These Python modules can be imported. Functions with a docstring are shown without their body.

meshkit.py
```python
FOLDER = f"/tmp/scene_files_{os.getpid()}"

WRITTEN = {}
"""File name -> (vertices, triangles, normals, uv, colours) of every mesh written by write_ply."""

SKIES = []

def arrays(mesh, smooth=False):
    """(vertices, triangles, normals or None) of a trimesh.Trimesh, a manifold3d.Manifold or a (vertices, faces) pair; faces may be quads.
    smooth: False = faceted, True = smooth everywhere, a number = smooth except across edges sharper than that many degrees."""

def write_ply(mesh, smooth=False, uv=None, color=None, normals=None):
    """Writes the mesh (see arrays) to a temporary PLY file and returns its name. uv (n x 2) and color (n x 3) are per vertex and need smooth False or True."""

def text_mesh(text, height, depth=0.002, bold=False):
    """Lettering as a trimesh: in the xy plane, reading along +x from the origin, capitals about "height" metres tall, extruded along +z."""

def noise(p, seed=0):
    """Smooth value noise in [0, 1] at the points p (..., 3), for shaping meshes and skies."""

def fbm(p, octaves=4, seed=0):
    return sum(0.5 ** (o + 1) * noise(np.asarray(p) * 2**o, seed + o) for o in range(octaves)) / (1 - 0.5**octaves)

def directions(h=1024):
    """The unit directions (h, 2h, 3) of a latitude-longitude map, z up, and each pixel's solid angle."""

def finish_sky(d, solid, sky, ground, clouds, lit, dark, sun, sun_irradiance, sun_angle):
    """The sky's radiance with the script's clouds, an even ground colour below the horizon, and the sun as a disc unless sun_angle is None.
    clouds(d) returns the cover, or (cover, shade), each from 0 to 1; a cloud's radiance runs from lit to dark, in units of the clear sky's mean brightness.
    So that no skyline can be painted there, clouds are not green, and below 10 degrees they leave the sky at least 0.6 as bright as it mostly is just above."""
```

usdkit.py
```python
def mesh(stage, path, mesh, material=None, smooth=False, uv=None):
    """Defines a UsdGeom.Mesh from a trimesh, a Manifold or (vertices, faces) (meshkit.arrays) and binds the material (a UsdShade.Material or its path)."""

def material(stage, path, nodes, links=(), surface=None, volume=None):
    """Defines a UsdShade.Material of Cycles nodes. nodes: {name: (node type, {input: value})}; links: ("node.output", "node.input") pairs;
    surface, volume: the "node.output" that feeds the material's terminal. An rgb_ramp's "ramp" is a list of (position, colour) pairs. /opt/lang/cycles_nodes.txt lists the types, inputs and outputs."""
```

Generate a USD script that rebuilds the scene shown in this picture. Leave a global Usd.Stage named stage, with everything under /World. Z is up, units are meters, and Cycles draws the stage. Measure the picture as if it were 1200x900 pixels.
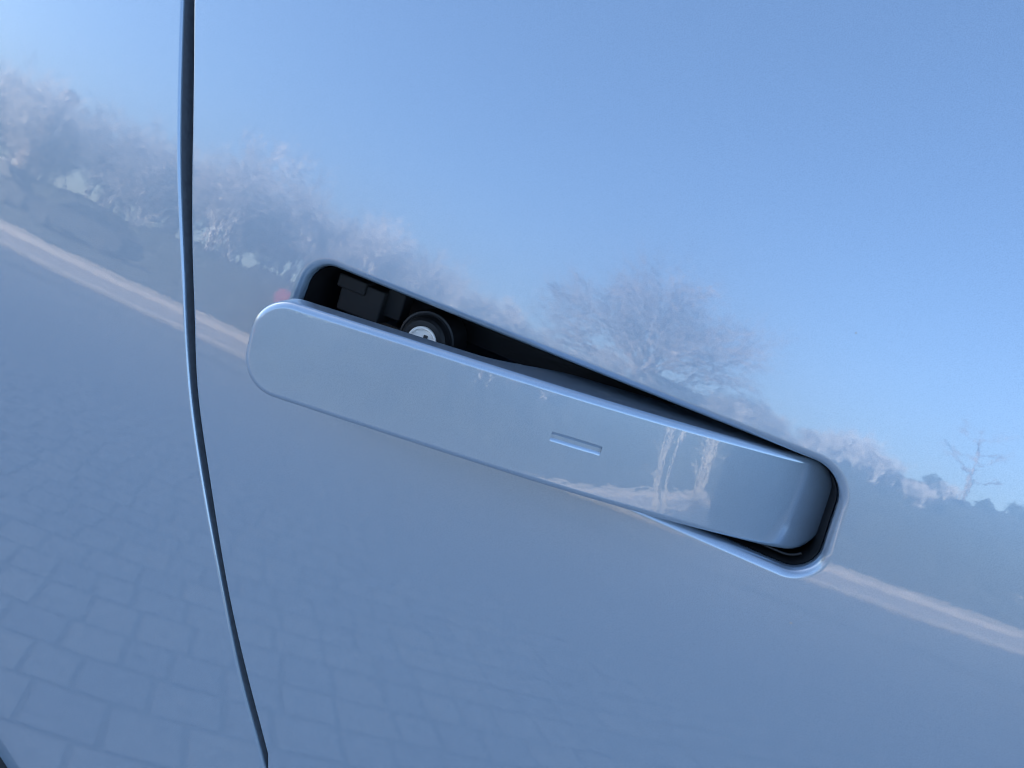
import math, random
import numpy as np
import trimesh
import manifold3d as m3
import usdkit, meshkit
from pxr import Usd, UsdGeom, UsdLux, UsdShade, Sdf, Gf, Vt
from shapely.geometry import Polygon

stage = Usd.Stage.CreateInMemory()
UsdGeom.SetStageUpAxis(stage, UsdGeom.Tokens.z)
UsdGeom.SetStageMetersPerUnit(stage, 1.0)
UsdGeom.Xform.Define(stage, '/World')
UsdGeom.Scope.Define(stage, '/World/Looks')

# ------------------------------------------------------------------ camera, sky, sun, exposure
# car-side frame: u forwards along the door, v up the sheet metal, n outwards; origin at the handle recess
ORIGIN = np.array([0, 0, .93])
L2W = np.array([[0.9993283937786562, 0.036643708706556276, 0.0],
                [-0.010407375559522713, 0.2838245982314624, -0.958819734868193],
                [-0.035134711066607587, 0.9581757855691084, 0.28401534470392265]])
CAM = np.array([0.041132827902473044, 0.08976297946442612, 0.335])
CAMM = np.array([[0.9055422124932796, 0.37306868401797555, -0.20202242053265257],
                 [0.3231294678881247, -0.9150480529751385, -0.24140092735684626],
                 [-0.274919348855466, 0.15331933260846106, -0.9491641237812262]])
EXPOSURE, SKY, SUN = 2.06, 0.11, 1.0
SUN_DIR = np.array([-.68, .60, .42]); SUN_DIR /= np.linalg.norm(SUN_DIR)
FOCAL = 36 * 902 / 1200.0


def W(p):
    return ORIGIN + np.asarray(p, float) @ L2W.T


cam = UsdGeom.Camera.Define(stage, '/World/camera')
A = L2W @ CAMM
right, down, fwd = A[:, 0], A[:, 1], A[:, 2]
pos = W(CAM)
cam.AddTransformOp().Set(Gf.Matrix4d(*right, 0, *(-down), 0, *(-fwd), 0, *pos, 1))
cam.CreateHorizontalApertureAttr(36.0); cam.CreateVerticalApertureAttr(27.0)
cam.CreateFocalLengthAttr(FOCAL)
cam.CreateClippingRangeAttr(Gf.Vec2f(0.01, 3000))
cam.CreateExposureAttr(EXPOSURE)
cam.CreateFStopAttr(60.0); cam.CreateFocusDistanceAttr(0.342)

elev, rot = math.asin(SUN_DIR[2]), math.atan2(SUN_DIR[0], SUN_DIR[1])
sky = usdkit.material(stage, '/World/Looks/sky', {
    's': ('sky_texture', {'sky_type': 'single_scattering', 'sun_disc': False, 'sun_elevation': elev, 'sun_rotation': rot,
                          'air_density': 1.0, 'aerosol_density': 3.0, 'ozone_density': 1.4}),
    'b': ('background_shader', {'strength': SKY})}, [('s.color', 'b.color')], surface='b.background')
dome = UsdLux.DomeLight.Define(stage, '/World/sky')
UsdShade.MaterialBindingAPI.Apply(dome.GetPrim()).Bind(sky)
dome.GetPrim().SetCustomDataByKey('kind', 'structure')
sun = UsdLux.DistantLight.Define(stage, '/World/sun')
sun.CreateNormalizeAttr(True); sun.CreateIntensityAttr(SUN); sun.CreateAngleAttr(.53)
sun.CreateColorAttr(Gf.Vec3f(1, .93, .82))
z = SUN_DIR; x = np.cross([0, 0, 1], z); x /= np.linalg.norm(x); y = np.cross(z, x)
sun.AddTransformOp().Set(Gf.Matrix4d(*x, 0, *y, 0, *z, 0, 0, 0, 10, 1))

# ------------------------------------------------------------------ helpers
used = {}


def free(parent, name):
    k = (parent, name); n = used.get(k, 0); used[k] = n + 1
    return f'{parent}/{name}' + (f'_{n:03d}' if n else '')


def pathof(parent):
    return '/World' if parent is None else str(parent.GetPath())


def put(name, mesh, mat, parent=None, smooth=30):
    """one mesh prim; mesh is a trimesh, a Manifold or (vertices, faces[, normals])"""
    path = free(pathof(parent), name)
    if isinstance(mesh, tuple) and len(mesh) == 3:
        v, f, n = (np.asarray(a) for a in mesh)
        bad = (np.cross(v[f[:, 1]] - v[f[:, 0]], v[f[:, 2]] - v[f[:, 0]]) * n[f].sum(1)).sum(1) < 0
        f = np.where(bad[:, None], f[:, ::-1], f)
        p = usdkit.mesh(stage, path, (v, f), M[mat])
        p.CreateNormalsAttr(Vt.Vec3fArray.FromNumpy(np.asarray(n, np.float32))); p.SetNormalsInterpolation('vertex')
    else:
        p = usdkit.mesh(stage, path, mesh, M[mat], smooth=smooth)
    return p.GetPrim()


def tag(prim, label=None, cat=None, group=None, kind=None):
    for k, v in (('label', label), ('category', cat), ('group', group), ('kind', kind)):
        if v: prim.SetCustomDataByKey(k, v)
    return prim


def thing(name, loc=(0, 0, 0), rz=0., scale=None):
    x = UsdGeom.Xform.Define(stage, free('/World', name))
    x.AddTranslateOp().Set(Gf.Vec3d(*map(float, loc)))
    x.AddRotateZOp().Set(float(rz))
    if scale: x.AddScaleOp().Set(Gf.Vec3f(*scale))
    return x.GetPrim()


def copy_of(src, loc, rz=0., scale=None):
    p = thing(src.GetName().rstrip('0123456789').rstrip('_'), loc, rz, scale)
    p.GetReferences().AddInternalReference(src.GetPath()); p.SetInstanceable(True)
    return p


def quads(nr, nc, wrap=False, flip=False):
    i, j = np.meshgrid(np.arange(nr - 1), np.arange(nc if wrap else nc - 1), indexing='ij')
    j2 = (j + 1) % nc
    q = np.stack([i * nc + j, i * nc + j2, (i + 1) * nc + j2, (i + 1) * nc + j], -1).reshape(-1, 4)
    if flip: q = q[:, ::-1]
    return np.vstack([q[:, [0, 1, 2]], q[:, [0, 2, 3]]])


def tube(pts, rad, sides=8, cap=True):
    pts = np.asarray(pts, float); rad = np.broadcast_to(rad, len(pts))
    d = np.gradient(pts, axis=0); d /= np.linalg.norm(d, axis=1, keepdims=True)
    ref = np.array([0, 0, 1.]) if abs(d[0, 2]) < .9 else np.array([1., 0, 0])
    a = np.cross(d, ref); a /= np.linalg.norm(a, axis=1, keepdims=True); b = np.cross(d, a)
    t = np.linspace(0, 2 * np.pi, sides, endpoint=False)
    v = pts[:, None] + rad[:, None, None] * (np.cos(t)[None, :, None] * a[:, None] + np.sin(t)[None, :, None] * b[:, None])
    return v.reshape(-1, 3), quads(len(pts), sides, True)


def join(parts):
    vs, fs, n = [], [], 0
    for v, f in parts:
        vs.append(v); fs.append(np.asarray(f) + n); n += len(v)
    return np.vstack(vs), np.vstack(fs)


def box(sx, sy, sz, c=(0, 0, 0), r=.0):
    if r <= 0:
        b = trimesh.creation.box([sx, sy, sz])
    else:
        s = m3.Manifold.sphere(r, 12)
        b = m3.Manifold.batch_hull([s.translate((a * (sx / 2 - r), b_ * (sy / 2 - r), c_ * (sz / 2 - r))) for a in (-1, 1) for b_ in (-1, 1) for c_ in (-1, 1)])
        v, f, _ = meshkit.arrays(b); b = trimesh.Trimesh(v, f, process=False)
    b.apply_translation(c)
    return b


# ------------------------------------------------------------------ materials
M = {}


def mat(name, nodes, links, surface='p.BSDF'):
    M[name] = usdkit.material(stage, '/World/Looks/' + name, nodes, links, surface=surface)


def paint(name, peel):
    """light blue metallic paint: flakes under a clear coat with a faint orange peel"""
    mat(name, {
        'c': ('texture_coordinate', {}),
        'g': ('geometry', {}),
        'fl': ('noise_texture', {'scale': 2600.0, 'detail': 1.0}),
        'fr': ('rgb_ramp', {'ramp': [(0.3, PAINT_A), (0.7, PAINT_B)]}),
        'o1': ('noise_texture', {'scale': 300.0, 'detail': 2.0, 'roughness': .55}),
        'o2': ('noise_texture', {'scale': 30.0, 'detail': 1.0}),
        'om': ('math', {'math_type': 'multiply_add', 'value2': 4.0}),
        'bp': ('bump', {'strength': 1.0, 'distance': peel}),
        'dv': ('voronoi_texture', {'scale': 42.0}),
        'ds': ('separate_color', {}),
        'd1': ('math', {'math_type': 'less_than', 'value2': .028}),
        'd2': ('math', {'math_type': 'less_than', 'value2': .22}),
        'dm': ('math', {'math_type': 'multiply'}),
        'mx': ('mix_color', {'b': (.33, .36, .40)}),
        'dc': ('math', {'math_type': 'subtract', 'value1': 1.0}),
        'p': ('principled_bsdf', {'metallic': .60, 'roughness': .27, 'coat_weight': 1.0, 'coat_roughness': .0, 'coat_ior': COAT_IOR,
                                  'specular_ior_level': .3})},
        [('g.position', 'fl.vector'), ('g.position', 'o1.vector'), ('g.position', 'o2.vector'), ('fl.fac', 'fr.fac'), ('fr.color', 'mx.a'), ('g.position', 'dv.vector'), ('dv.distance', 'd1.value1'), ('dv.color', 'ds.color'), ('ds.r', 'd2.value1'), ('d1.value', 'dm.value1'), ('d2.value', 'dm.value2'), ('dm.value', 'mx.fac'), ('mx.result', 'p.base_color'), ('dm.value', 'dc.value2'), ('dc.value', 'p.coat_weight'),
         ('o2.fac', 'om.value1'), ('o1.fac', 'om.value3'), ('om.value', 'bp.height'), ('bp.normal', 'p.coat_normal')])


PAINT_A, PAINT_B, COAT_IOR = (.245, .340, .450), (.305, .405, .525), 2.0
paint('paint', 7e-6)
paint('handle_paint', 1.3e-5)


def plain(name, col, rough=.5, var=.15, scale=40., bump=0., metallic=0., **kw):
    lo, hi = tuple(c * (1 - var) for c in col), tuple(min(1, c * (1 + var)) for c in col)
    nodes = {'g': ('geometry', {}), 'n': ('noise_texture', {'scale': scale, 'detail': 5.0}), 'r': ('rgb_ramp', {'ramp': [(.3, lo), (.7, hi)]}),
             'p': ('principled_bsdf', {'roughness': rough, 'metallic': metallic, **kw})}
    links = [('g.position', 'n.vector'), ('n.fac', 'r.fac'), ('r.color', 'p.base_color')]
    if bump:
        nodes['b'] = ('bump', {'strength': 1.0, 'distance': bump}); links += [('n.fac', 'b.height'), ('b.normal', 'p.normal')]
    mat(name, nodes, links)


plain('black_plastic', (.0035, .0036, .0045), .45, .2, 900, 1e-4)
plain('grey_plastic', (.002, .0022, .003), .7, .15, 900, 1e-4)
plain('gap_rubber', (.10, .12, .15), .55, .15, 300)
plain('rubber', (.02, .02, .022), .7, .2, 300, 1e-4)
plain('chrome', (.98, .93, .86), .3, .02, 500, 0, .0, specular_ior_level=1.0)
plain('lock_dark', (.08, .08, .085), .4, .1, 500, 0, .8)
plain('dark_glass', (.01, .012, .014), .03, .1, 3)
plain('alloy', (.5, .51, .53), .25, .05, 60, 0, 1.0)
plain('paver', (.30, .29, .285), .9, .2, 25, 1e-3)
plain('paver_warm', (.33, .31, .29), .9, .12, 25, 1e-3)
plain('paver_dark', (.265, .26, .265), .9, .12, 25, 1e-3)
plain('joint_sand', (.17, .165, .16), .95, .3, 60, 2e-3)
plain('asphalt', (.25, .24, .23), .9, .2, 12, 3e-3)
plain('concrete', (.25, .222, .208), .9, .12, 3, 3e-3)
plain('kerb_stone', (.42, .37, .34), .9, .1, 3, 2e-3)
plain('dry_verge', (.30, .255, .20), .95, .35, 2.5, 2e-2)
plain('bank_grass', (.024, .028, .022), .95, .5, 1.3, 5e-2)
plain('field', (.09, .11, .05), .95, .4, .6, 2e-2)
plain('twig_grey', (.24, .205, .19), .9, .25, 2.0)
plain('twig', (.52, .485, .47), .9, .25, 2.0)
plain('bark', (.34, .27, .22), .9, .35, 6.0, 2e-2)
plain('bark_dark', (.21, .18, .165), .9, .3, 6.0)
plain('birch_bark', (.34, .30, .26), .8, .15, 5.0, 5e-3)
plain('evergreen', (.03, .045, .03), .8, .5, 3.0)
plain('car_silver', (.05, .053, .06), .3, .03, 3, 0, .3, coat_weight=1.0)
plain('car_white', (.7, .7, .7), .25, .03, 3, 0, 0., coat_weight=1.0)
plain('car_red', (.30, .06, .08), .3, .05, 3, 0, 0., coat_weight=1.0)
plain('car_grey', (.06, .063, .07), .3, .05, 3, 0, .5, coat_weight=1.0)
plain('leaf_pale', (.42, .41, .37), .7, .1, 80)

# ------------------------------------------------------------------ terrain: the far side of the road, seen in the paint
rng = np.random.default_rng(5)


def bank_top(x):
    x = np.asarray(x, float)
    return np.interp(x, [-90, -45, -25, -12, 0, 8, 16, 40], [2.3, 2.3, 2.6, 3.4, 4.1, 4.7, 5.0, 5.2]) + .5 * (meshkit.fbm(np.stack([x * .35, 0 * x, 0 * x], -1), 4, 3) - .5) * 2


def road_y(x, yy):                    # yy is measured in the road's own direction: it runs a little askew to the car
    return yy - .20 * x


def height(x, yy):
    h = np.interp(-yy, [0, 21, 22.5, 27, 30, 33, 60, 200], [0, 0, .5, .5, 0, 0, 0, 0])
    t = np.clip((-yy - 26.2) / 3.2, 0, 1); t = t * t * (3 - 2 * t)
    return np.where(-yy > 26.2, .5 * (1 - t) + t * bank_top(x), h)


def strip(name, x0, x1, y0, y1, nx, ny, m, z0=0., rough=0., label=None, kind='structure', f=None):
    X, Y = np.meshgrid(np.linspace(x0, x1, nx), np.linspace(y0, y1, ny))
    Z = z0 + (height(X, Y) if f is None else f(X, Y))
    if rough: Z = Z + rough * (meshkit.fbm(np.stack([X * 2, Y * 2, 0 * X], -1), 4, 9) - .5)
    v = np.stack([X, road_y(X, Y), Z], -1).reshape(-1, 3)
    return tag(put(name, (v, quads(ny, nx, flip=True)), m, smooth=True), label, kind=kind)


def kerb(name, y0, y1, h, label):
    xs = np.linspace(-60, 60, 200); prof = [(y0, -.05), (y0, h - .015), (y0 - .015, h), (y1, h), (y1, -.05)]
    v = np.array([[(x_, road_y(x_, yy_), z_) for x_ in xs] for yy_, z_ in prof]).reshape(-1, 3)
    return tag(put(name, (v, quads(len(prof), 200)), 'kerb_stone', smooth=20), label, kind='structure')


g = np.array([[-900, -900, -.06], [900, -900, -.06], [900, 900, -.06], [-900, 900, -.06]], float)
tag(put('ground', (g, np.array([[0, 1, 2], [0, 2, 3]])), 'field', smooth=False), 'rough grassland around the parking place', kind='structure')
flat = lambda X, Y: 0 * X
strip('forecourt', -60, 60, 6, -10.3, 60, 20, 'asphalt', -.012, f=flat, label='plain grey forecourt beyond the block paving')
kerb('kerb', -10.3, -10.55, .06, 'pale kerb stones along the near side of the road')
strip('road', -60, 60, -10.7, -15.0, 121, 8, 'concrete', .0, f=flat, label='pale concrete road beyond the forecourt')
kerb('far_kerb', -15.0, -15.4, .12, 'pale kerb on the far side of the road')
strip('verge', -60, 60, -15.38, -18.6, 121, 10, 'dry_verge', .10, .10, label='dry beige grass verge beyond the road')
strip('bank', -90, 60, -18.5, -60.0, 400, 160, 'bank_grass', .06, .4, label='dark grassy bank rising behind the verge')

# block paving: setts laid one by one beside the car
paving = put('paving', (np.array([[-9, -.0, -.002], [6, 0, -.002], [6, -7, -.002], [-9, -7, -.002]], float)[::-1], np.array([[0, 1, 2], [0, 2, 3]])), 'joint_sand', smooth=False)
tag(paving, 'block paving of grey rounded setts beside the car', kind='structure')


def sett(cx, cy, w, d, dz, ang):
    e = .005; t = []
    for (h, s) in ((-.03, 0), (dz - .0012, 0), (dz, e)):
        t.append([[-w / 2 + s, -d / 2 + s, h], [w / 2 - s, -d / 2 + s, h], [w / 2 - s, d / 2 - s, h], [-w / 2 + s, d / 2 - s, h]])
    v = np.array(t).reshape(-1, 3)
    f = np.vstack([quads(3, 4, True), [[8, 9, 10], [8, 10, 11]]])
    c, s = math.cos(ang), math.sin(ang)
    v[:, :2] = v[:, :2] @ np.array([[c, s], [-s, c]]); v[:, 0] += cx; v[:, 1] += cy
    return v, f


setts = []
ROW = math.radians(-32); cr, sr = math.cos(ROW), math.sin(ROW)
q = -9.5
while q < 5.5:
    d = rng.choice([.140, .147, .154]); xx = -9.5 + rng.uniform(0, .15)
    while xx < 8.5:
        w = rng.choice([.108, .122, .136, .155])
        a_, b_ = xx + w / 2, q + d / 2 + .012 * math.sin(xx * 1.3)
        px_, py_ = a_ * cr - b_ * sr, a_ * sr + b_ * cr
        if -6.6 < py_ < -.09 and -8.7 < px_ < 5.8:
            setts.append((px_, py_, w - .015, d - .015, .001 + rng.uniform(-.0004, .0004), ROW + rng.normal(0, .02)))
        xx += w
    q += d
key = [math.hypot(s[0] + .75, s[1] + .9) for s in setts]
order = np.argsort(key)
kinds = ['paver', 'paver', 'paver_warm', 'paver_dark']
for i in order[:300]:
    put('paver', sett(*setts[i]), kinds[rng.integers(4)], paving, smooth=False)
rest = {k: [] for k in set(kinds)}
for i in order[300:]:
    rest[kinds[rng.integers(4)]].append(sett(*setts[i]))
allrest = join(sum(rest.values(), []))
tag(put('paver', allrest, 'paver', paving, smooth=False), kind='stuff')
lf = sett(-.83, -.86, .024, .004, .010, -.5)
tag(put('leaf', lf, 'leaf_pale', smooth=False), 'small pale dry leaf lying on the grey block paving', 'leaf')

# ------------------------------------------------------------------ bare trees


def limb(rs, p, d, length, r, level, out, spread, up):
    n = 4 if level < 3 else 3
    pts = [p]; q = p.copy(); dd = d.copy()
    for k in range(n):
        dd = dd + rs.normal(0, .13 + .03 * level, 3) + np.array([0, 0, up]); dd /= np.linalg.norm(dd)
        q = q + dd * length / n; pts.append(q.copy())
    rad = np.linspace(r, r * .55 if level else r * .6, n + 1)
    out[0 if level == 0 else 1].append(tube(pts, rad, 7 if level == 0 else 4 if level < 3 else 3))
    if level >= 4 or length < .12: return
    kids = [7, 7, 7, 6, 4][level]
    for k in range(kids):
        t = rs.uniform(.35, 1.0) if k else 1.0
        s = min(int(t * n), n - 1); base = pts[s] + (pts[s + 1] - pts[s]) * (t * n - s)
        ax = rs.normal(0, 1, 3); ax -= ax @ dd * dd; ax /= np.linalg.norm(ax)
        a = rs.uniform(.5, 1.1) * spread if k else rs.uniform(.1, .4)
        nd = dd * math.cos(a) + ax * math.sin(a)
        limb(rs, base, nd, length * rs.uniform(.5, .78), max(rad[s] * .6, .011), level + 1, out, spread, up)


def bare_tree(seed, trunk_len, height_to, spread=.8, up=.05, bark='bark', r=.14):
    rs = np.random.default_rng(seed); out = [[], []]
    limb(rs, np.zeros(3), np.array([0, 0, 1.]), trunk_len, r, 0, out, spread, up)
    tr, br = join(out[0]), join(out[1])
    s = height_to / br[0][:, 2].max()
    root = thing('bare_tree')
    put('trunk', (tr[0] * s, tr[1]), bark, root, smooth=True)
    put('crown', (br[0] * s, br[1]), 'twig', root, smooth=False)
    return root


def move(p, loc, rz=0., scale=None):
    x = UsdGeom.Xformable(p); ops = x.GetOrderedXformOps()
    ops[0].Set(Gf.Vec3d(*map(float, loc))); ops[1].Set(float(rz))
    if scale: x.AddScaleOp().Set(Gf.Vec3f(*scale))


def on_bank(x, yy, sink=.15):
    return (x, road_y(x, yy), float(height(np.array(x), np.array(yy))) - sink)




def thicket(seed, top):
    """a bare many-stemmed tree, twiggy from the ground up"""
    rs = np.random.default_rng(seed); out = [[], []]
    for k in range(7):
        d = np.array([rs.normal(0, .22), rs.normal(0, .22), 1.]); d /= np.linalg.norm(d)
        limb(rs, np.array([rs.normal(0, .5), rs.normal(0, .4), 0.]), d, rs.uniform(1.3, 2.2), .05, 1, out, .62, .10)
    br = join(out[1]); s = top / np.percentile(br[0][:, 2], 99.7)
    root = thing('bare_tree')
    n = len(out[1]); br = (br[0] * np.array([.9, .9, s]), br[1])
    put('crown', br, 'twig', root, smooth=False)
    v, f = tube([[0, 0, -.3], [.02, 0, .4 * s], [.05, .03, 1.6 * s]], [.07, .06, .03], 7); put('trunk', (v, f), 'bark', root, smooth=True)
    return root


protos = [thicket(11, 3.6), thicket(12, 3.2), thicket(13, 3.9)]
first = [True] * 3
rs = np.random.default_rng(21)
spots = []
for k in range(58):
    x_ = -60 + k * 1.0 + rs.uniform(-.35, .35)
    spots.append((x_, -29.6 - rs.uniform(0, 3.5)))
spots += [(-1.6 + .85 * k + rs.uniform(-.3, .3), -30.5 - rs.uniform(0, 4)) for k in range(1, 15)]
spots += [(2.5 + .75 * k + rs.uniform(-.3, .3), -28.3 - rs.uniform(0, 1.2)) for k in range(14)]
for k, (x_, yy_) in enumerate(spots):
    i = k % 3; sc = rs.uniform(.8, 1.25) * np.interp(x_, [-60, -40, -20, -12, -8, -4, 2, 10], [1.42, 1.48, 1.45, 1.12, .55, .6, .6, .38]); loc = on_bank(x_, yy_); a = rs.uniform(0, 360)
    if first[i]:
        first[i] = False; move(protos[i], loc, a, (sc, sc, sc)); t = protos[i]
    else:
        t = copy_of(protos[i], loc, a, (sc, sc, sc))
    tag(t, 'leafless pale twiggy tree in the row along the top of the bank', 'tree', 'bare trees in a row along the bank')


def broad_tree(seed, top, half):
    rs = np.random.default_rng(seed); out = [[], []]
    for k in range(13):
        a, t = k * 2.399, math.radians(8 + 68 * ((k + .5) / 13) ** .8)
        d = np.array([math.sin(t) * math.cos(a), math.sin(t) * math.sin(a), math.cos(t)])
        limb(rs, np.array([0, 0, .7 + .05 * k]), d, 2.3 * (.85 + .3 * rs.random()), .085, 1, out, .72, .035)
    br = join(out[1]); f_ = np.array([half / np.percentile(abs(br[0][:, 0]), 99), half / np.percentile(abs(br[0][:, 1]), 99), top / np.percentile(br[0][:, 2], 99.6)])
    root = thing('bare_tree')
    tr = tube(np.array([[0, 0, -.2], [.03, 0, .5], [0, .02, 1.2]]) * f_, [.3, .25, .2], 10)
    put('trunk', tr, 'bark', root, smooth=True); put('crown', (br[0] * f_, br[1]), 'twig_grey', root, smooth=False)
    return root


big = broad_tree(7, 6.8, 5.6)
move(big, on_bank(-1.7, -29.9), 40); tag(big, 'broad leafless tree with wide spreading crown standing alone on the bank', 'tree')
rt = np.random.default_rng(8); thin = thing('bare_tree', on_bank(13.9, -30.3)); tw = []
tp = np.array([[.12 * math.sin(2.2 * t), .05 * math.sin(4 * t), 4.3 * t] for t in np.linspace(0, 1, 16)])
put('trunk', tube(tp, np.linspace(.13, .04, 16), 8), 'bark_dark', thin, smooth=True)
for q in range(10):
    i = 5 + q; a = q * 2.4; L_ = 2.1 * (1 - .05 * q); d = np.array([math.cos(a), math.sin(a), .22]); pts = [tp[i]]
    for k in range(5): d = d + rt.normal(0, .16, 3) + [0, 0, .05]; d /= np.linalg.norm(d); pts.append(pts[-1] + d * L_ / 5)
    tw.append(tube(pts, np.linspace(.04, .013, 6), 5))
    for k in (2, 3, 4): e = d + rt.normal(0, .6, 3); e /= np.linalg.norm(e); tw.append(tube([pts[k], pts[k] + e * .4, pts[k] + e * .75], [.025, .018, .011], 4))
put('crown', join(tw), 'bark_dark', thin, smooth=False)
tag(thin, 'thin young leafless tree with few branches at the end of the bank', 'tree')
# thick leaning stump, left
p = np.array([[0, 0, 0], [.15, 0, 1.4], [.5, 0, 3.0], [.95, .1, 4.4], [1.35, .1, 5.4]])
st = thing('leaning_trunk', on_bank(-31.8, -28.9))
v, f = tube(np.array([[np.interp(t, range(5), p[:, k]) for k in range(3)] for t in np.linspace(0, 4, 40)]), np.linspace(.55, .42, 40), 16)
v = v + .18 * (meshkit.fbm(v * 2.2, 4, 2)[:, None] - .5)
put('trunk', (v, f), 'bark', st, smooth=True)
tag(st, 'thick brown leaning trunk without a crown among pale twiggy trees', 'tree')
# two birch clumps added so their reflection makes pale streaks on the handle
for k, (bx, by) in enumerate(((7.2, -11.8), (9.0, -11.8))):
    b = thing('added_birch', (bx, by, -.05)); rb = np.random.default_rng(40 + k); tw = []
    for j in range(6):
        lx, ly, x0 = rb.normal(0, .12), rb.normal(0, .35), rb.normal(0, .16)
        bow = (lambda h: .30 * ((h - 1.2) / 1.2) ** 2 if h < 2.6 else .41 + .3 * (h - 2.6)) if k == 0 else (lambda h: .10 * h)
        pts = np.array([[x0 + lx * t * 2 + bow(6 * t), ly * t + .08 * math.sin(5 * t + j), 6 * t] for t in np.linspace(0, 1, 24)])
        put('trunk', tube(pts, np.linspace(.045, .02, 24), 9), 'birch_bark', b, smooth=True)
        for q in range(16):
            p0 = pts[rb.integers(3, 20)]; d = rb.normal(0, 1, 3); d[2] = abs(d[2]) + .4; d /= np.linalg.norm(d)
            tw.append(tube([p0, p0 + d * .5, p0 + d * .9 + [0, 0, -.1]], [.012, .008, .004], 4))
    put('crown', join(tw), 'birch_bark', b, smooth=False)
    tag(b, ['clump of slender pale birch stems added for a pale streak in the handle', 'second clump of pale birch stems added for a pale streak, farther right'][k], 'tree')

# evergreen shrubs along the top of the bank on the right
for k, (sx, yy_, r_) in enumerate(((12.0, -29.3, .42), (14.6, -29.3, .36), (16.2, -29.3, .45))):
    rs = np.random.default_rng(60 + k)
    n = 900
    c = rs.normal(0, 1, (n, 3)); c /= np.linalg.norm(c, axis=1, keepdims=True); c *= (rs.uniform(.3, 1, (n, 1)) ** .4) * r_ * (1 + .3 * rs.normal(0, 1, (n, 1)) * .5); c[:, 2] = c[:, 2] * .9 + r_ * .7
    e = rs.normal(0, .06, (n, 3, 3)); v = (c[:, None] + e).reshape(-1, 3)
    s = thing('evergreen_shrub', on_bank(sx, yy_, .1))
    put('crown', (v, np.arange(3 * n).reshape(-1, 3)), 'evergreen', s, smooth=False)
    put('trunk', tube([[0, 0, 0], [0, 0, r_ * .6]], .04, 6), 'bark', s)
    tag(s, ['small dark round shrub on the bank beside the thin young tree', 'smallest dark round shrub on the bank, just right of the thin young tree', 'dark round shrub farthest right on the top of the bank'][k], 'shrub', 'evergreen shrubs on the bank')

# ------------------------------------------------------------------ unseen block added behind the car to cast shade over the forecourt
plain('render_wall', (.55, .53, .5), .9, .08, 1.5, 2e-3)
plain('roof_grey', (.12, .12, .125), .8, .1, 2)
bd = thing('added_building', (0, 0, 0), math.degrees(math.atan(-.20)))


def slab_box(x0, x1, y0, y1, z0, z1): return box(x1 - x0, y1 - y0, z1 - z0, ((x0 + x1) / 2, (y0 + y1) / 2, (z0 + z1) / 2))


put('wall', slab_box(-58, 24, 4.7, 14, -.05, 13.2), 'render_wall', bd, smooth=False)
put('roof', slab_box(-58.2, 24.2, 4.5, 14.2, 13.2, 13.5), 'roof_grey', bd, smooth=False)
for kx in range(20):
    for kz in range(3):
        put('window', slab_box(-56.5 + 4 * kx, -54.2 + 4 * kx, 4.66, 4.75, 1.2 + 4.2 * kz, 3.4 + 4.2 * kz), 'dark_glass', bd, smooth=False)
tag(bd, 'unseen pale three-storey block added behind the car to shade the forecourt', 'added_building')

# ------------------------------------------------------------------ parked cars on the far side (a few pixels in the paint)


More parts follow.
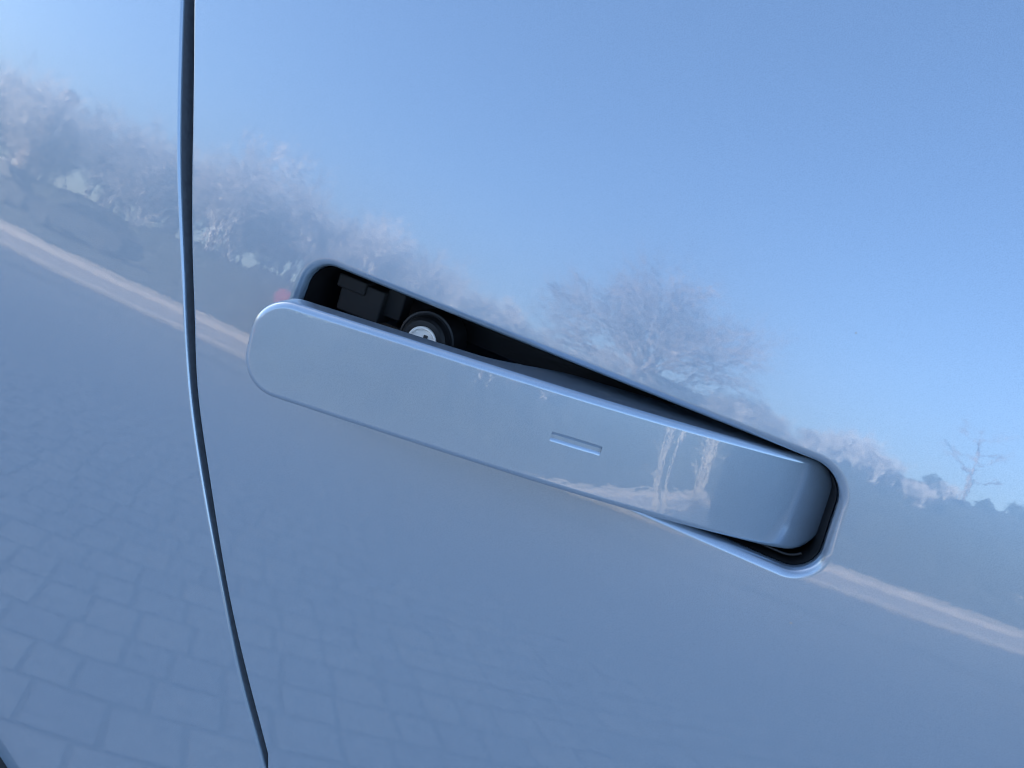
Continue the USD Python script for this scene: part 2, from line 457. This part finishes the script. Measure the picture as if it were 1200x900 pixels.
def far_car(m, van, label, loc, rz):
    c = thing('parked_car', loc, rz)
    if van:
        low = [(-2.3, .3), (2.3, .3), (2.4, .8), (2.0, 1.05), (1.4, 1.1), (-2.35, 1.1), (-2.4, .5)]; top = [(-2.3, 1.1), (1.4, 1.1), (.7, 1.85), (-2.2, 1.9)]
    else:
        low = [(-1.95, .28), (1.95, .28), (2.05, .6), (1.85, .82), (.95, .95), (-1.9, .98), (-2.05, .6)]; top = [(-1.8, .97), (.95, .95), (.25, 1.4), (-1.1, 1.45)]

    def ext(pts, w, w2):
        a = [(x_, -w if 1 else 0, z_) for x_, z_ in pts]
        cs = m3.CrossSection([np.array(pts)]).offset(.06, m3.JoinType.Round)
        s = m3.Manifold.extrude(cs, w * 2, 2, 0, (1, 1)).translate((0, 0, -w))
        v, f_, _ = meshkit.arrays(s); v = v[:, [0, 2, 1]]
        zt = (v[:, 2] - .95).clip(0) * w2; v[:, 1] *= 1 - zt
        return v, f_[:, ::-1]
    put('body', ext(low, .86, 0), m, c); put('window', ext(top, .80, .22), 'dark_glass', c)
    rf = box(1.3 if not van else 2.7, 1.32, .05, (-.45 if not van else -.75, 0, 1.5 if not van else 1.95), .02); put('roof', rf, 'car_white' if van and loc[1] < -10 else m, c)
    for sx in (-1.25, 1.3):
        for sy in (-.8, .8):
            w = trimesh.creation.cylinder(.3, .2, sections=20); w.apply_transform(trimesh.transformations.rotation_matrix(np.pi / 2, [1, 0, 0])); w.apply_translation((sx, sy, .3)); put('wheel', w, 'rubber', c)
    return tag(c, label, 'car')


far_car('car_grey', True, 'dark grey van with a white roof parked at the foot of the bank', on_bank(-29.0, -25.4, 0), -11)
far_car('car_silver', False, 'silver hatchback parked at the foot of the bank', on_bank(-21.5, -22.8, 0), 165)
far_car('car_grey', True, 'dark grey van added on the forecourt to darken the reflection in the handle', (7.1, -4.8, 0), 34)  # out-of-view van, added so the handle's forward end mirrors something dark
far_car('car_red', False, 'red hatchback parked at the foot of the bank', on_bank(-14.0, -27.35, .1), -11)

# ------------------------------------------------------------------ the car
RV, RU = 2.2, 5.0


def skin(uv):
    """point and unit normal of the body side at (u, v), in the car-side frame"""
    uv = np.asarray(uv, float)
    n = -(uv[..., 0] ** 2 / (2 * RU) + uv[..., 1] ** 2 / (2 * RV))
    N = np.stack([uv[..., 0] / RU, uv[..., 1] / RV, np.ones(uv.shape[:-1])], -1)
    return np.concatenate([uv, n[..., None]], -1), N / np.linalg.norm(N, axis=-1, keepdims=True)


def resample(pts, n=None, step=None, s=None):
    pts = np.asarray(pts, float); L = np.r_[0, np.cumsum(np.linalg.norm(np.diff(pts, axis=0), axis=1))]
    t = np.linspace(0, L[-1], n) if s is None else np.asarray(s) * L[-1]
    return np.stack([np.interp(t, L, pts[:, k]) for k in range(pts.shape[1])], -1)


def spline(pts, n):
    from scipy.interpolate import CubicSpline
    pts = np.asarray(pts, float); L = np.r_[0, np.cumsum(np.linalg.norm(np.diff(pts, axis=0), axis=1))]
    return CubicSpline(L, pts)(np.linspace(0, L[-1], n))


def normals2d(p, closed=False):
    t = np.roll(p, -1, 0) - np.roll(p, 1, 0) if closed else np.gradient(p, axis=0)
    t /= np.linalg.norm(t, axis=1, keepdims=True)
    return np.stack([t[:, 1], -t[:, 0]], -1)          # to the right of the direction of travel


def corner_poly(corners, radii, per_arc=24):
    """rounded polygon, as four sides: list of per-corner arcs; corners run counter-clockwise"""
    arcs = []; n = len(corners); c = np.asarray(corners, float)
    for i in range(n):
        a, b, d = c[i - 1], c[i], c[(i + 1) % n]
        e, g = (a - b) / np.linalg.norm(a - b), (d - b) / np.linalg.norm(d - b)
        half = math.acos(np.clip(e @ g, -1, 1)) / 2; r = radii[i]
        o = b + (e + g) / np.linalg.norm(e + g) * r / math.sin(half)
        s, t = b + e * r / math.tan(half), b + g * r / math.tan(half)
        a0, a1 = math.atan2(*(s - o)[::-1]), math.atan2(*(t - o)[::-1])
        if a1 < a0: a1 += 2 * math.pi
        th = np.linspace(a0, a1, per_arc); arcs.append(np.stack([o[0] + r * np.cos(th), o[1] + r * np.sin(th)], -1))
    return arcs


car = thing('car')
tag(car, 'light blue metallic car with a pulled-out door handle', 'car')

# the gap between the rear quarter panel and the door, top to bottom (its two edges)
GAP_R = spline([[-.318, .36], [-.282, .24], [-.2471, .1205], [-.2352, .0819], [-.2239, .0422], [-.2119, .0015], [-.2019, -.0298], [-.1917, -.062], [-.1735, -.1049], [-.1432, -.1723], [-.1193, -.219], [-.0932, -.2682], [-.055, -.36], [-.03, -.47], [-.02, -.62]], 400)
GAP_L = spline([[-.325, .36], [-.2885, .24], [-.2533, .1189], [-.2424, .0799], [-.2307, .0401], [-.2171, -.0004], [-.2067, -.0317], [-.1958, -.0638], [-.1777, -.1068], [-.1463, -.174], [-.1235, -.2215], [-.0969, -.2707], [-.059, -.362], [-.034, -.47], [-.024, -.62]], 400)

# door: rings from the recess opening out to the door's edge
OPEN_C = [(-.1495, -.0240), (.1236, -.0259), (.1175, .0232), (-.1455, .0239)]
OPEN_R = [.012, .0125, .0165, .0145]
arcs = corner_poly(OPEN_C, OPEN_R, 40)
mid = lambda i: arcs[i][len(arcs[i]) // 2]


def side(i, j, n):          # from the middle of corner i to the middle of corner j
    h = len(arcs[i]) // 2
    a, b = arcs[i][h:], arcs[j][:h + 1]
    m = resample(np.vstack([a[-1], b[0]]), n)[1:-1]
    return np.vstack([a, m, b])


S = [side(0, 1, 120), side(1, 2, 60), side(2, 3, 120), side(3, 0, 60)]      # bottom, right, top, left
opening = np.vstack([s[:-1] for s in S])
counts = [len(s) - 1 for s in S]
onrm = normals2d(opening, True)                        # counter-clockwise: right of travel = outwards
RIM, EDGE = .0040, .0014
gin = GAP_R + 0.0
gn = normals2d(gin)                                    # travelling down: the right-hand side is -u, out of the door
gflush = gin - gn * EDGE
corners = [gflush[-1], (.80, -.62), (.80, .36), gflush[0]]
outer = []
frac = [np.linspace(0, 1, c + 1)[:-1] for c in counts]
outer.append(resample(np.vstack([corners[0], corners[1]]), s=frac[0]))
outer.append(resample(np.vstack([corners[1], corners[2]]), s=frac[1]))
outer.append(resample(np.vstack([corners[2], corners[3]]), s=frac[2]))
outer.append(resample(gflush, s=frac[3]))
# finer on the left side of the door, where the gap is in the picture
outer = np.vstack(outer)
inner = opening + onrm * RIM
P, Nn = [], []
for dpt in (.0066, .006):
    q, N = skin(opening); P.append(q - N * dpt); Nn.append(-np.c_[onrm, np.zeros(len(onrm))])
for th in np.linspace(np.pi / 2, 0, 12):
    q, N = skin(opening + onrm * RIM * (1 - math.sin(th)))
    o3 = np.c_[onrm, np.zeros(len(onrm))]
    P.append(q - N * RIM * (1 - math.cos(th))); Nn.append(N * math.cos(th) - o3 * math.sin(th))
for s in np.linspace(0, 1, 60)[1:] ** 1.6:
    q, N = skin(inner + (outer - inner) * s); P.append(q); Nn.append(N)
nc = len(opening)
put('door', (W(np.vstack(P)), quads(len(P), nc, True), np.vstack(Nn) @ L2W.T), 'paint', car)

# the door's hemmed edge along the gap
def hem(edge_flush, out, r, wall):
    P, Nn = [], []
    o3 = np.c_[out, np.zeros(len(out))]
    for th in np.linspace(0, np.pi / 2, 10):
        q, N = skin(edge_flush + out * r * math.sin(th)); P.append(q - N * r * (1 - math.cos(th))); Nn.append(N * math.cos(th) + o3 * math.sin(th))
    q, N = skin(edge_flush + out * r); P.append(q - N * wall); Nn.append(o3)
    return np.array(P), np.array(Nn)


P, Nn = hem(gflush, gn, EDGE, .0022)
put('door_edge', (W(P.reshape(-1, 3)), quads(len(P), len(gflush), flip=False), Nn.reshape(-1, 3) @ L2W.T), 'paint', car)

# rear quarter panel: from the gap to the tail, cut by the wheel arch
QR = .0015
ln = -normals2d(GAP_L)                                 # towards the door
qflush = GAP_L - ln * QR
AC, AR = np.array([-.52, -.665]), .337
th = np.linspace(math.radians(178), math.radians(4), 160)
arch = AC + AR * np.stack([np.cos(th), np.sin(th)], -1)
edge = np.vstack([[qflush[0] + np.array([-.75, 0])], [-1.15, .1], [-1.2, -.3], [-1.15, -.6], arch])
outer_q = resample(edge, 400)
P, Nn = [], []
for s in np.linspace(0, 1, 60) ** 1.3:
    q, N = skin(qflush + (outer_q - qflush) * s); P.append(q); Nn.append(N)
put('rear_quarter_panel', (W(np.vstack(P)), quads(len(P), 400), np.vstack(Nn) @ L2W.T), 'paint', car)
P, Nn = hem(qflush, ln, QR, .0034)
put('quarter_panel_edge', (W(P.reshape(-1, 3)), quads(len(P), 400, flip=True), Nn.reshape(-1, 3) @ L2W.T), 'paint', car)
for nm, ed, o_, r_ in (('gap_lip', gflush, gn, EDGE), ('gap_lip', qflush, ln, QR)):
    q, N = skin(ed + o_ * r_); a_ = q - N * (r_ + .0001) + np.c_[o_, np.zeros(400)] * .0002
    P = np.array([a_, q - N * .02 + np.c_[o_, np.zeros(400)] * .0002]); put(nm, (W(P.reshape(-1, 3)), quads(2, 400)), 'gap_rubber', car, smooth=True)
# dark jamb at the bottom of the gap
gm = (GAP_L + GAP_R) / 2
jl, jr = skin(gm + ln * -.02), skin(gm + ln * .02)
P = np.array([jl[0] - jl[1] * .017, jr[0] - jr[1] * .017])
put('door_seal', (W(P.reshape(-1, 3)), quads(2, 400)), 'rubber', car, smooth=True)

# wheel arch trim, wheel
rings = []
for rr, dn in ((AR + .001, -.012), (AR + .001, .004), (AR - .001, .007), (AR - .03, .007), (AR - .034, .002), (AR - .034, -.2)):
    q, N = skin(AC + rr * np.stack([np.cos(th), np.sin(th)], -1)); rings.append(q + N * dn)
put('wheel_arch_trim', (W(np.vstack(rings)), quads(len(rings), len(th))), 'black_plastic', car, smooth=40)
wc = W(skin(AC)[0]); wc[2] = .285; wc[1] = wc[1] + .03


def wheel(cx, cy):
    prof = np.array([[.19, -.09], [.265, -.105], [.283, -.085], [.285, 0], [.283, .085], [.265, .105], [.19, .09], [.19, -.09]])
    t = trimesh.creation.revolve(prof, sections=72)
    rx = trimesh.transformations.rotation_matrix(np.pi / 2, [1, 0, 0]); t.apply_transform(rx); t.apply_translation((cx, cy, .285))
    w = put('rear_wheel' if cx < 0 else 'front_wheel', t, 'rubber', car)
    pr = np.array([[0, .0], [.05, .0], [.06, -.01], [.17, .02], [.19, .03], [.19, -.06], [0, -.06]])
    h = trimesh.creation.revolve(pr, sections=72); h.apply_transform(rx); h.apply_translation((cx, cy - .05, .285)); put('rim', h, 'alloy', w)


wheel(wc[0], wc[1] + .09); wheel(wc[0] + 2.5, wc[1] + .09)
for cx in (wc[0], wc[0] + 2.5): wheel(cx, wc[1] + 1.55)

# rest of the body, out of the picture: shell, glass, roof
sx0, sx1 = wc[0] - .78, wc[0] + 3.15
low = np.array([(sx0 + .05, .30), (sx1 - .1, .26), (sx1, .5), (sx1 - .15, .78), (sx1 - 1.0, .97), (sx0 + .1, 1.16), (sx0, .7)])


def slab(pts, y0, y1, r=.05):
    cs = m3.CrossSection([np.asarray(pts)]).offset(r, m3.JoinType.Round)
    v, f_, _ = meshkit.arrays(m3.Manifold.extrude(cs, y1 - y0)); v = v[:, [0, 2, 1]]; v[:, 1] += y0
    return v, f_[:, ::-1]


v, f = slab(low, .13, 1.72); put('body_shell', (v, f), 'paint', car)
top = np.array([(sx0 + .15, 1.17), (sx1 - 1.05, 1.0), (sx1 - 1.75, 1.42), (sx0 + .5, 1.46)])
v, f = slab(top, .17, 1.68, .02); k = (v[:, 2] - 1.2).clip(0) * .5; v[:, 1] += np.where(v[:, 1] < .9, k, -k); put('window', (v, f), 'dark_glass', car)
put('roof', box(1.85, 1.3, .05, ((sx0 + sx1) / 2 - .3, .925, 1.475), .02), 'paint', car)
sl = skin(np.stack([np.linspace(-.2, .8, 30), np.full(30, -.62)], -1))[0]
s2 = np.array([sl, sl + np.array([0, -.12, -.01]), sl + np.array([0, -.13, -.1])])
put('sill', (W(s2.reshape(-1, 3)), quads(3, 30, flip=True)), 'black_plastic', car, smooth=30)
fw = np.array([skin(np.stack([np.full(20, u), np.linspace(.25, -.62, 20)], -1))[0] for u in np.linspace(.806, 1.75, 12)])
put('front_wing', (W(fw.reshape(-1, 3)), quads(12, 20, flip=False)), 'paint', car, smooth=True)

# recess behind the handle: black cup
cup_o = opening - onrm * .0006
P = []
for ins, dpt in ((0, .0059), (.0, .046), (.002, .050), (.010, .051), (.0195, .0511)):
    q, N = skin(opening - onrm * (.0006 + ins)); P.append(q - N * dpt)
cup = put('handle_recess', (W(np.vstack(P)), quads(len(P), nc, True, flip=True)), 'black_plastic', car, smooth=40)
gsk = skin(opening - onrm * .0022)
gl = (gsk[0] - gsk[1] * .0125)[:counts[0]]
put('gasket', (lambda t: (W(t[0]), t[1]))(tube(gl, .0007, 6)), 'black_plastic', cup, smooth=True)


def rev(prof, c, seg=64):
    t = trimesh.creation.revolve(np.array(prof), sections=seg); v = np.array(t.vertices) + np.array(c)
    return W(v), np.array(t.faces)


LK = (-.0815, .0042, 0)
lock = put('lock_housing', rev([(0, -.034), (.0150, -.034), (.0150, -.0165), (.0146, -.0155), (.0137, -.0152), (.0128, -.0155), (.0122, -.0145), (.0118, -.0112), (.0105, -.0098), (.0080, -.0096), (.0078, -.0106), (0, -.0106)], LK), 'black_plastic', cup)
put('lock_face', rev([(0, -.0102), (.0058, -.0102), (.0059, -.0098), (.0061, -.0098), (.0063, -.0103), (.0066, -.0093), (.0074, -.0091), (.0077, -.0096), (.0077, -.0108), (0, -.0108)], LK), 'chrome', lock)
kb = box(.0022, .0062, .0012, (0, 0, 0), .0004); kb.apply_translation((LK[0] + .0012, LK[1] + .0008, -.0101))
put('key_slot', (W(np.array(kb.vertices)), np.array(kb.faces)), 'lock_dark', lock)
for c_, s_ in (((-.122, .010, -.026), (.024, .017, .016)), ((-.128, .0165, -.022), (.016, .007, .012)), ((-.106, .016, -.029), (.010, .02, .012))):
    b = box(*s_, (0, 0, 0), .0012); b.apply_translation(c_)
    put('mechanism_block', (W(np.array(b.vertices)), np.array(b.faces)), 'grey_plastic', cup)
# the handle, swung out about its forward end
HL = np.array([-.138, -.0118, .045])
E1 = np.array([.121, .0035, .001]) - HL; E1 /= np.linalg.norm(E1)
E3 = np.array([0, 0, 1.]) - E1 * E1[2]; E3 /= np.linalg.norm(E3); E2 = np.cross(E3, E1)
E1, E2 = E1 * math.cos(.012) - E2 * math.sin(.012), E2 * math.cos(.012) + E1 * math.sin(.012)
HA0, HA1, HB0, HB1, HR, HT = -.0015, .2682, -.0218, .0222, .0170, .015
FIL = .0030
TIP = .0


def face_c(a, b):
    """depth of the curved front at (a, b), and its slopes"""
    t = (a - .125).clip(0)
    c = -(a - .10) ** 2 / (2 * 3.0) - t ** 2 / (2 * .75) - (a - .238).clip(0) ** 2 / (2 * .07) - b ** 2 / (2 * 3.0) + FTILT * b
    return c


FTILT = -.012


def hring(o):
    w, h = HA1 - HA0 - 2 * o, HB1 - HB0 - 2 * o
    cx, cy = (HA0 + HA1) / 2, (HB0 + HB1) / 2
    r = max(HR - o, .0002)
    out = []
    ps = [(cx - w / 2, cy - h / 2), (cx + w / 2, cy - h / 2), (cx + w / 2, cy + h / 2), (cx - w / 2, cy + h / 2)]
    for i, arc in enumerate(corner_poly(ps, [r] * 4, 15)):
        nx = ps[(i + 1) % 4]
        out.append(arc)
    pts = []
    for i in range(4):
        a, b = out[i], out[(i + 1) % 4]
        pts.append(a); pts.append(resample(np.vstack([a[-1], b[0]]), 150 if i in (0, 2) else 12)[1:-1])
    pts = np.vstack(pts); k = np.clip((pts[:, 0] - .21) / .05, 0, 1); pts[:, 0] -= .11 * pts[:, 1] * k * k * (3 - 2 * k)      # the forward end is raked like the recess
    return pts


base = hring(0); rings = []
hn = normals2d(base, True)
tk = np.clip((base[:, 0] - .095) / .05, 0, 1); tk = HT + .021 * tk * tk * (3 - 2 * tk)          # deeper where the arm carries it
rings.append(np.c_[base - hn * .0015, face_c(*(base - hn * .0015).T) - tk])
rings.append(np.c_[base, face_c(*base.T) - tk + .0015])
for th in np.linspace(np.pi / 2, 0, 9):
    b = hring(FIL * (1 - math.sin(th))); rings.append(np.c_[b, face_c(*b.T) - FIL * (1 - math.cos(th))])
for o in np.linspace(FIL, (HB1 - HB0) / 2 - .0004, 14)[1:]:
    b = hring(o); rings.append(np.c_[b, face_c(*b.T)])
n_ = len(base); H = np.vstack(rings); F = [quads(len(rings), n_, True)]
cap_ = [[i, i + 1, 365 - i - 1] for i in range(177)] + [[i, 365 - i - 1, 365 - i] for i in range(177)]
cap_ += [[177, i, i + 1] for i in range(178, 188)] + [[0, i, i + 1] for i in range(365, 375)]
cap_ = np.array(cap_)
F += [cap_[:, ::-1], cap_ + (len(rings) - 1) * n_]
F = np.vstack(F)
mm = m3.Manifold(m3.Mesh(H.astype(np.float32), F.astype(np.uint32)))
if mm.is_empty(): print('handle solid empty', mm.status())
sa, sb = .1494, .0004
sc_ = float(face_c(np.array(sa), np.array(sb))); SLOTDEG = math.degrees(math.atan(float(face_c(np.array(sa - .001), np.array(sb)) - face_c(np.array(sa + .001), np.array(sb))) / .002))
prof = [(.0027, 0), (.0034, .001), (-.0033, .001), (-.0021, 0), (-.0005, -.0010), (.0012, -.0010)]
cs_ = m3.CrossSection([np.array(prof)[::-1]]) if m3.CrossSection([np.array(prof)]).area() < 0 else m3.CrossSection([np.array(prof)])
cutter = m3.Manifold.extrude(cs_, .0224).rotate((90, 0, 90)).translate((-.0112, 0, 0)).rotate((0, SLOTDEG, 0)).translate((sa, sb, sc_))
mm = mm - cutter
v, f, nn = meshkit.arrays(mm, 28)
e_ = 1e-5
fa = (face_c(v[:, 0] + e_, v[:, 1]) - face_c(v[:, 0] - e_, v[:, 1])) / (2 * e_); fb = (face_c(v[:, 0], v[:, 1] + e_) - face_c(v[:, 0], v[:, 1] - e_)) / (2 * e_)
fn = np.stack([-fa, -fb, np.ones(len(v))], -1); fn /= np.linalg.norm(fn, axis=1, keepdims=True)
on = (abs(v[:, 2] - face_c(v[:, 0], v[:, 1])) < 4e-6) & ((nn * fn).sum(1) > .85)
nn = np.where(on[:, None], fn, nn)
v2 = HL + v @ np.array([E1, E2, E3])
handle = put('door_handle', (W(v2), f, nn @ np.array([E1, E2, E3]) @ L2W.T), 'handle_paint', car)
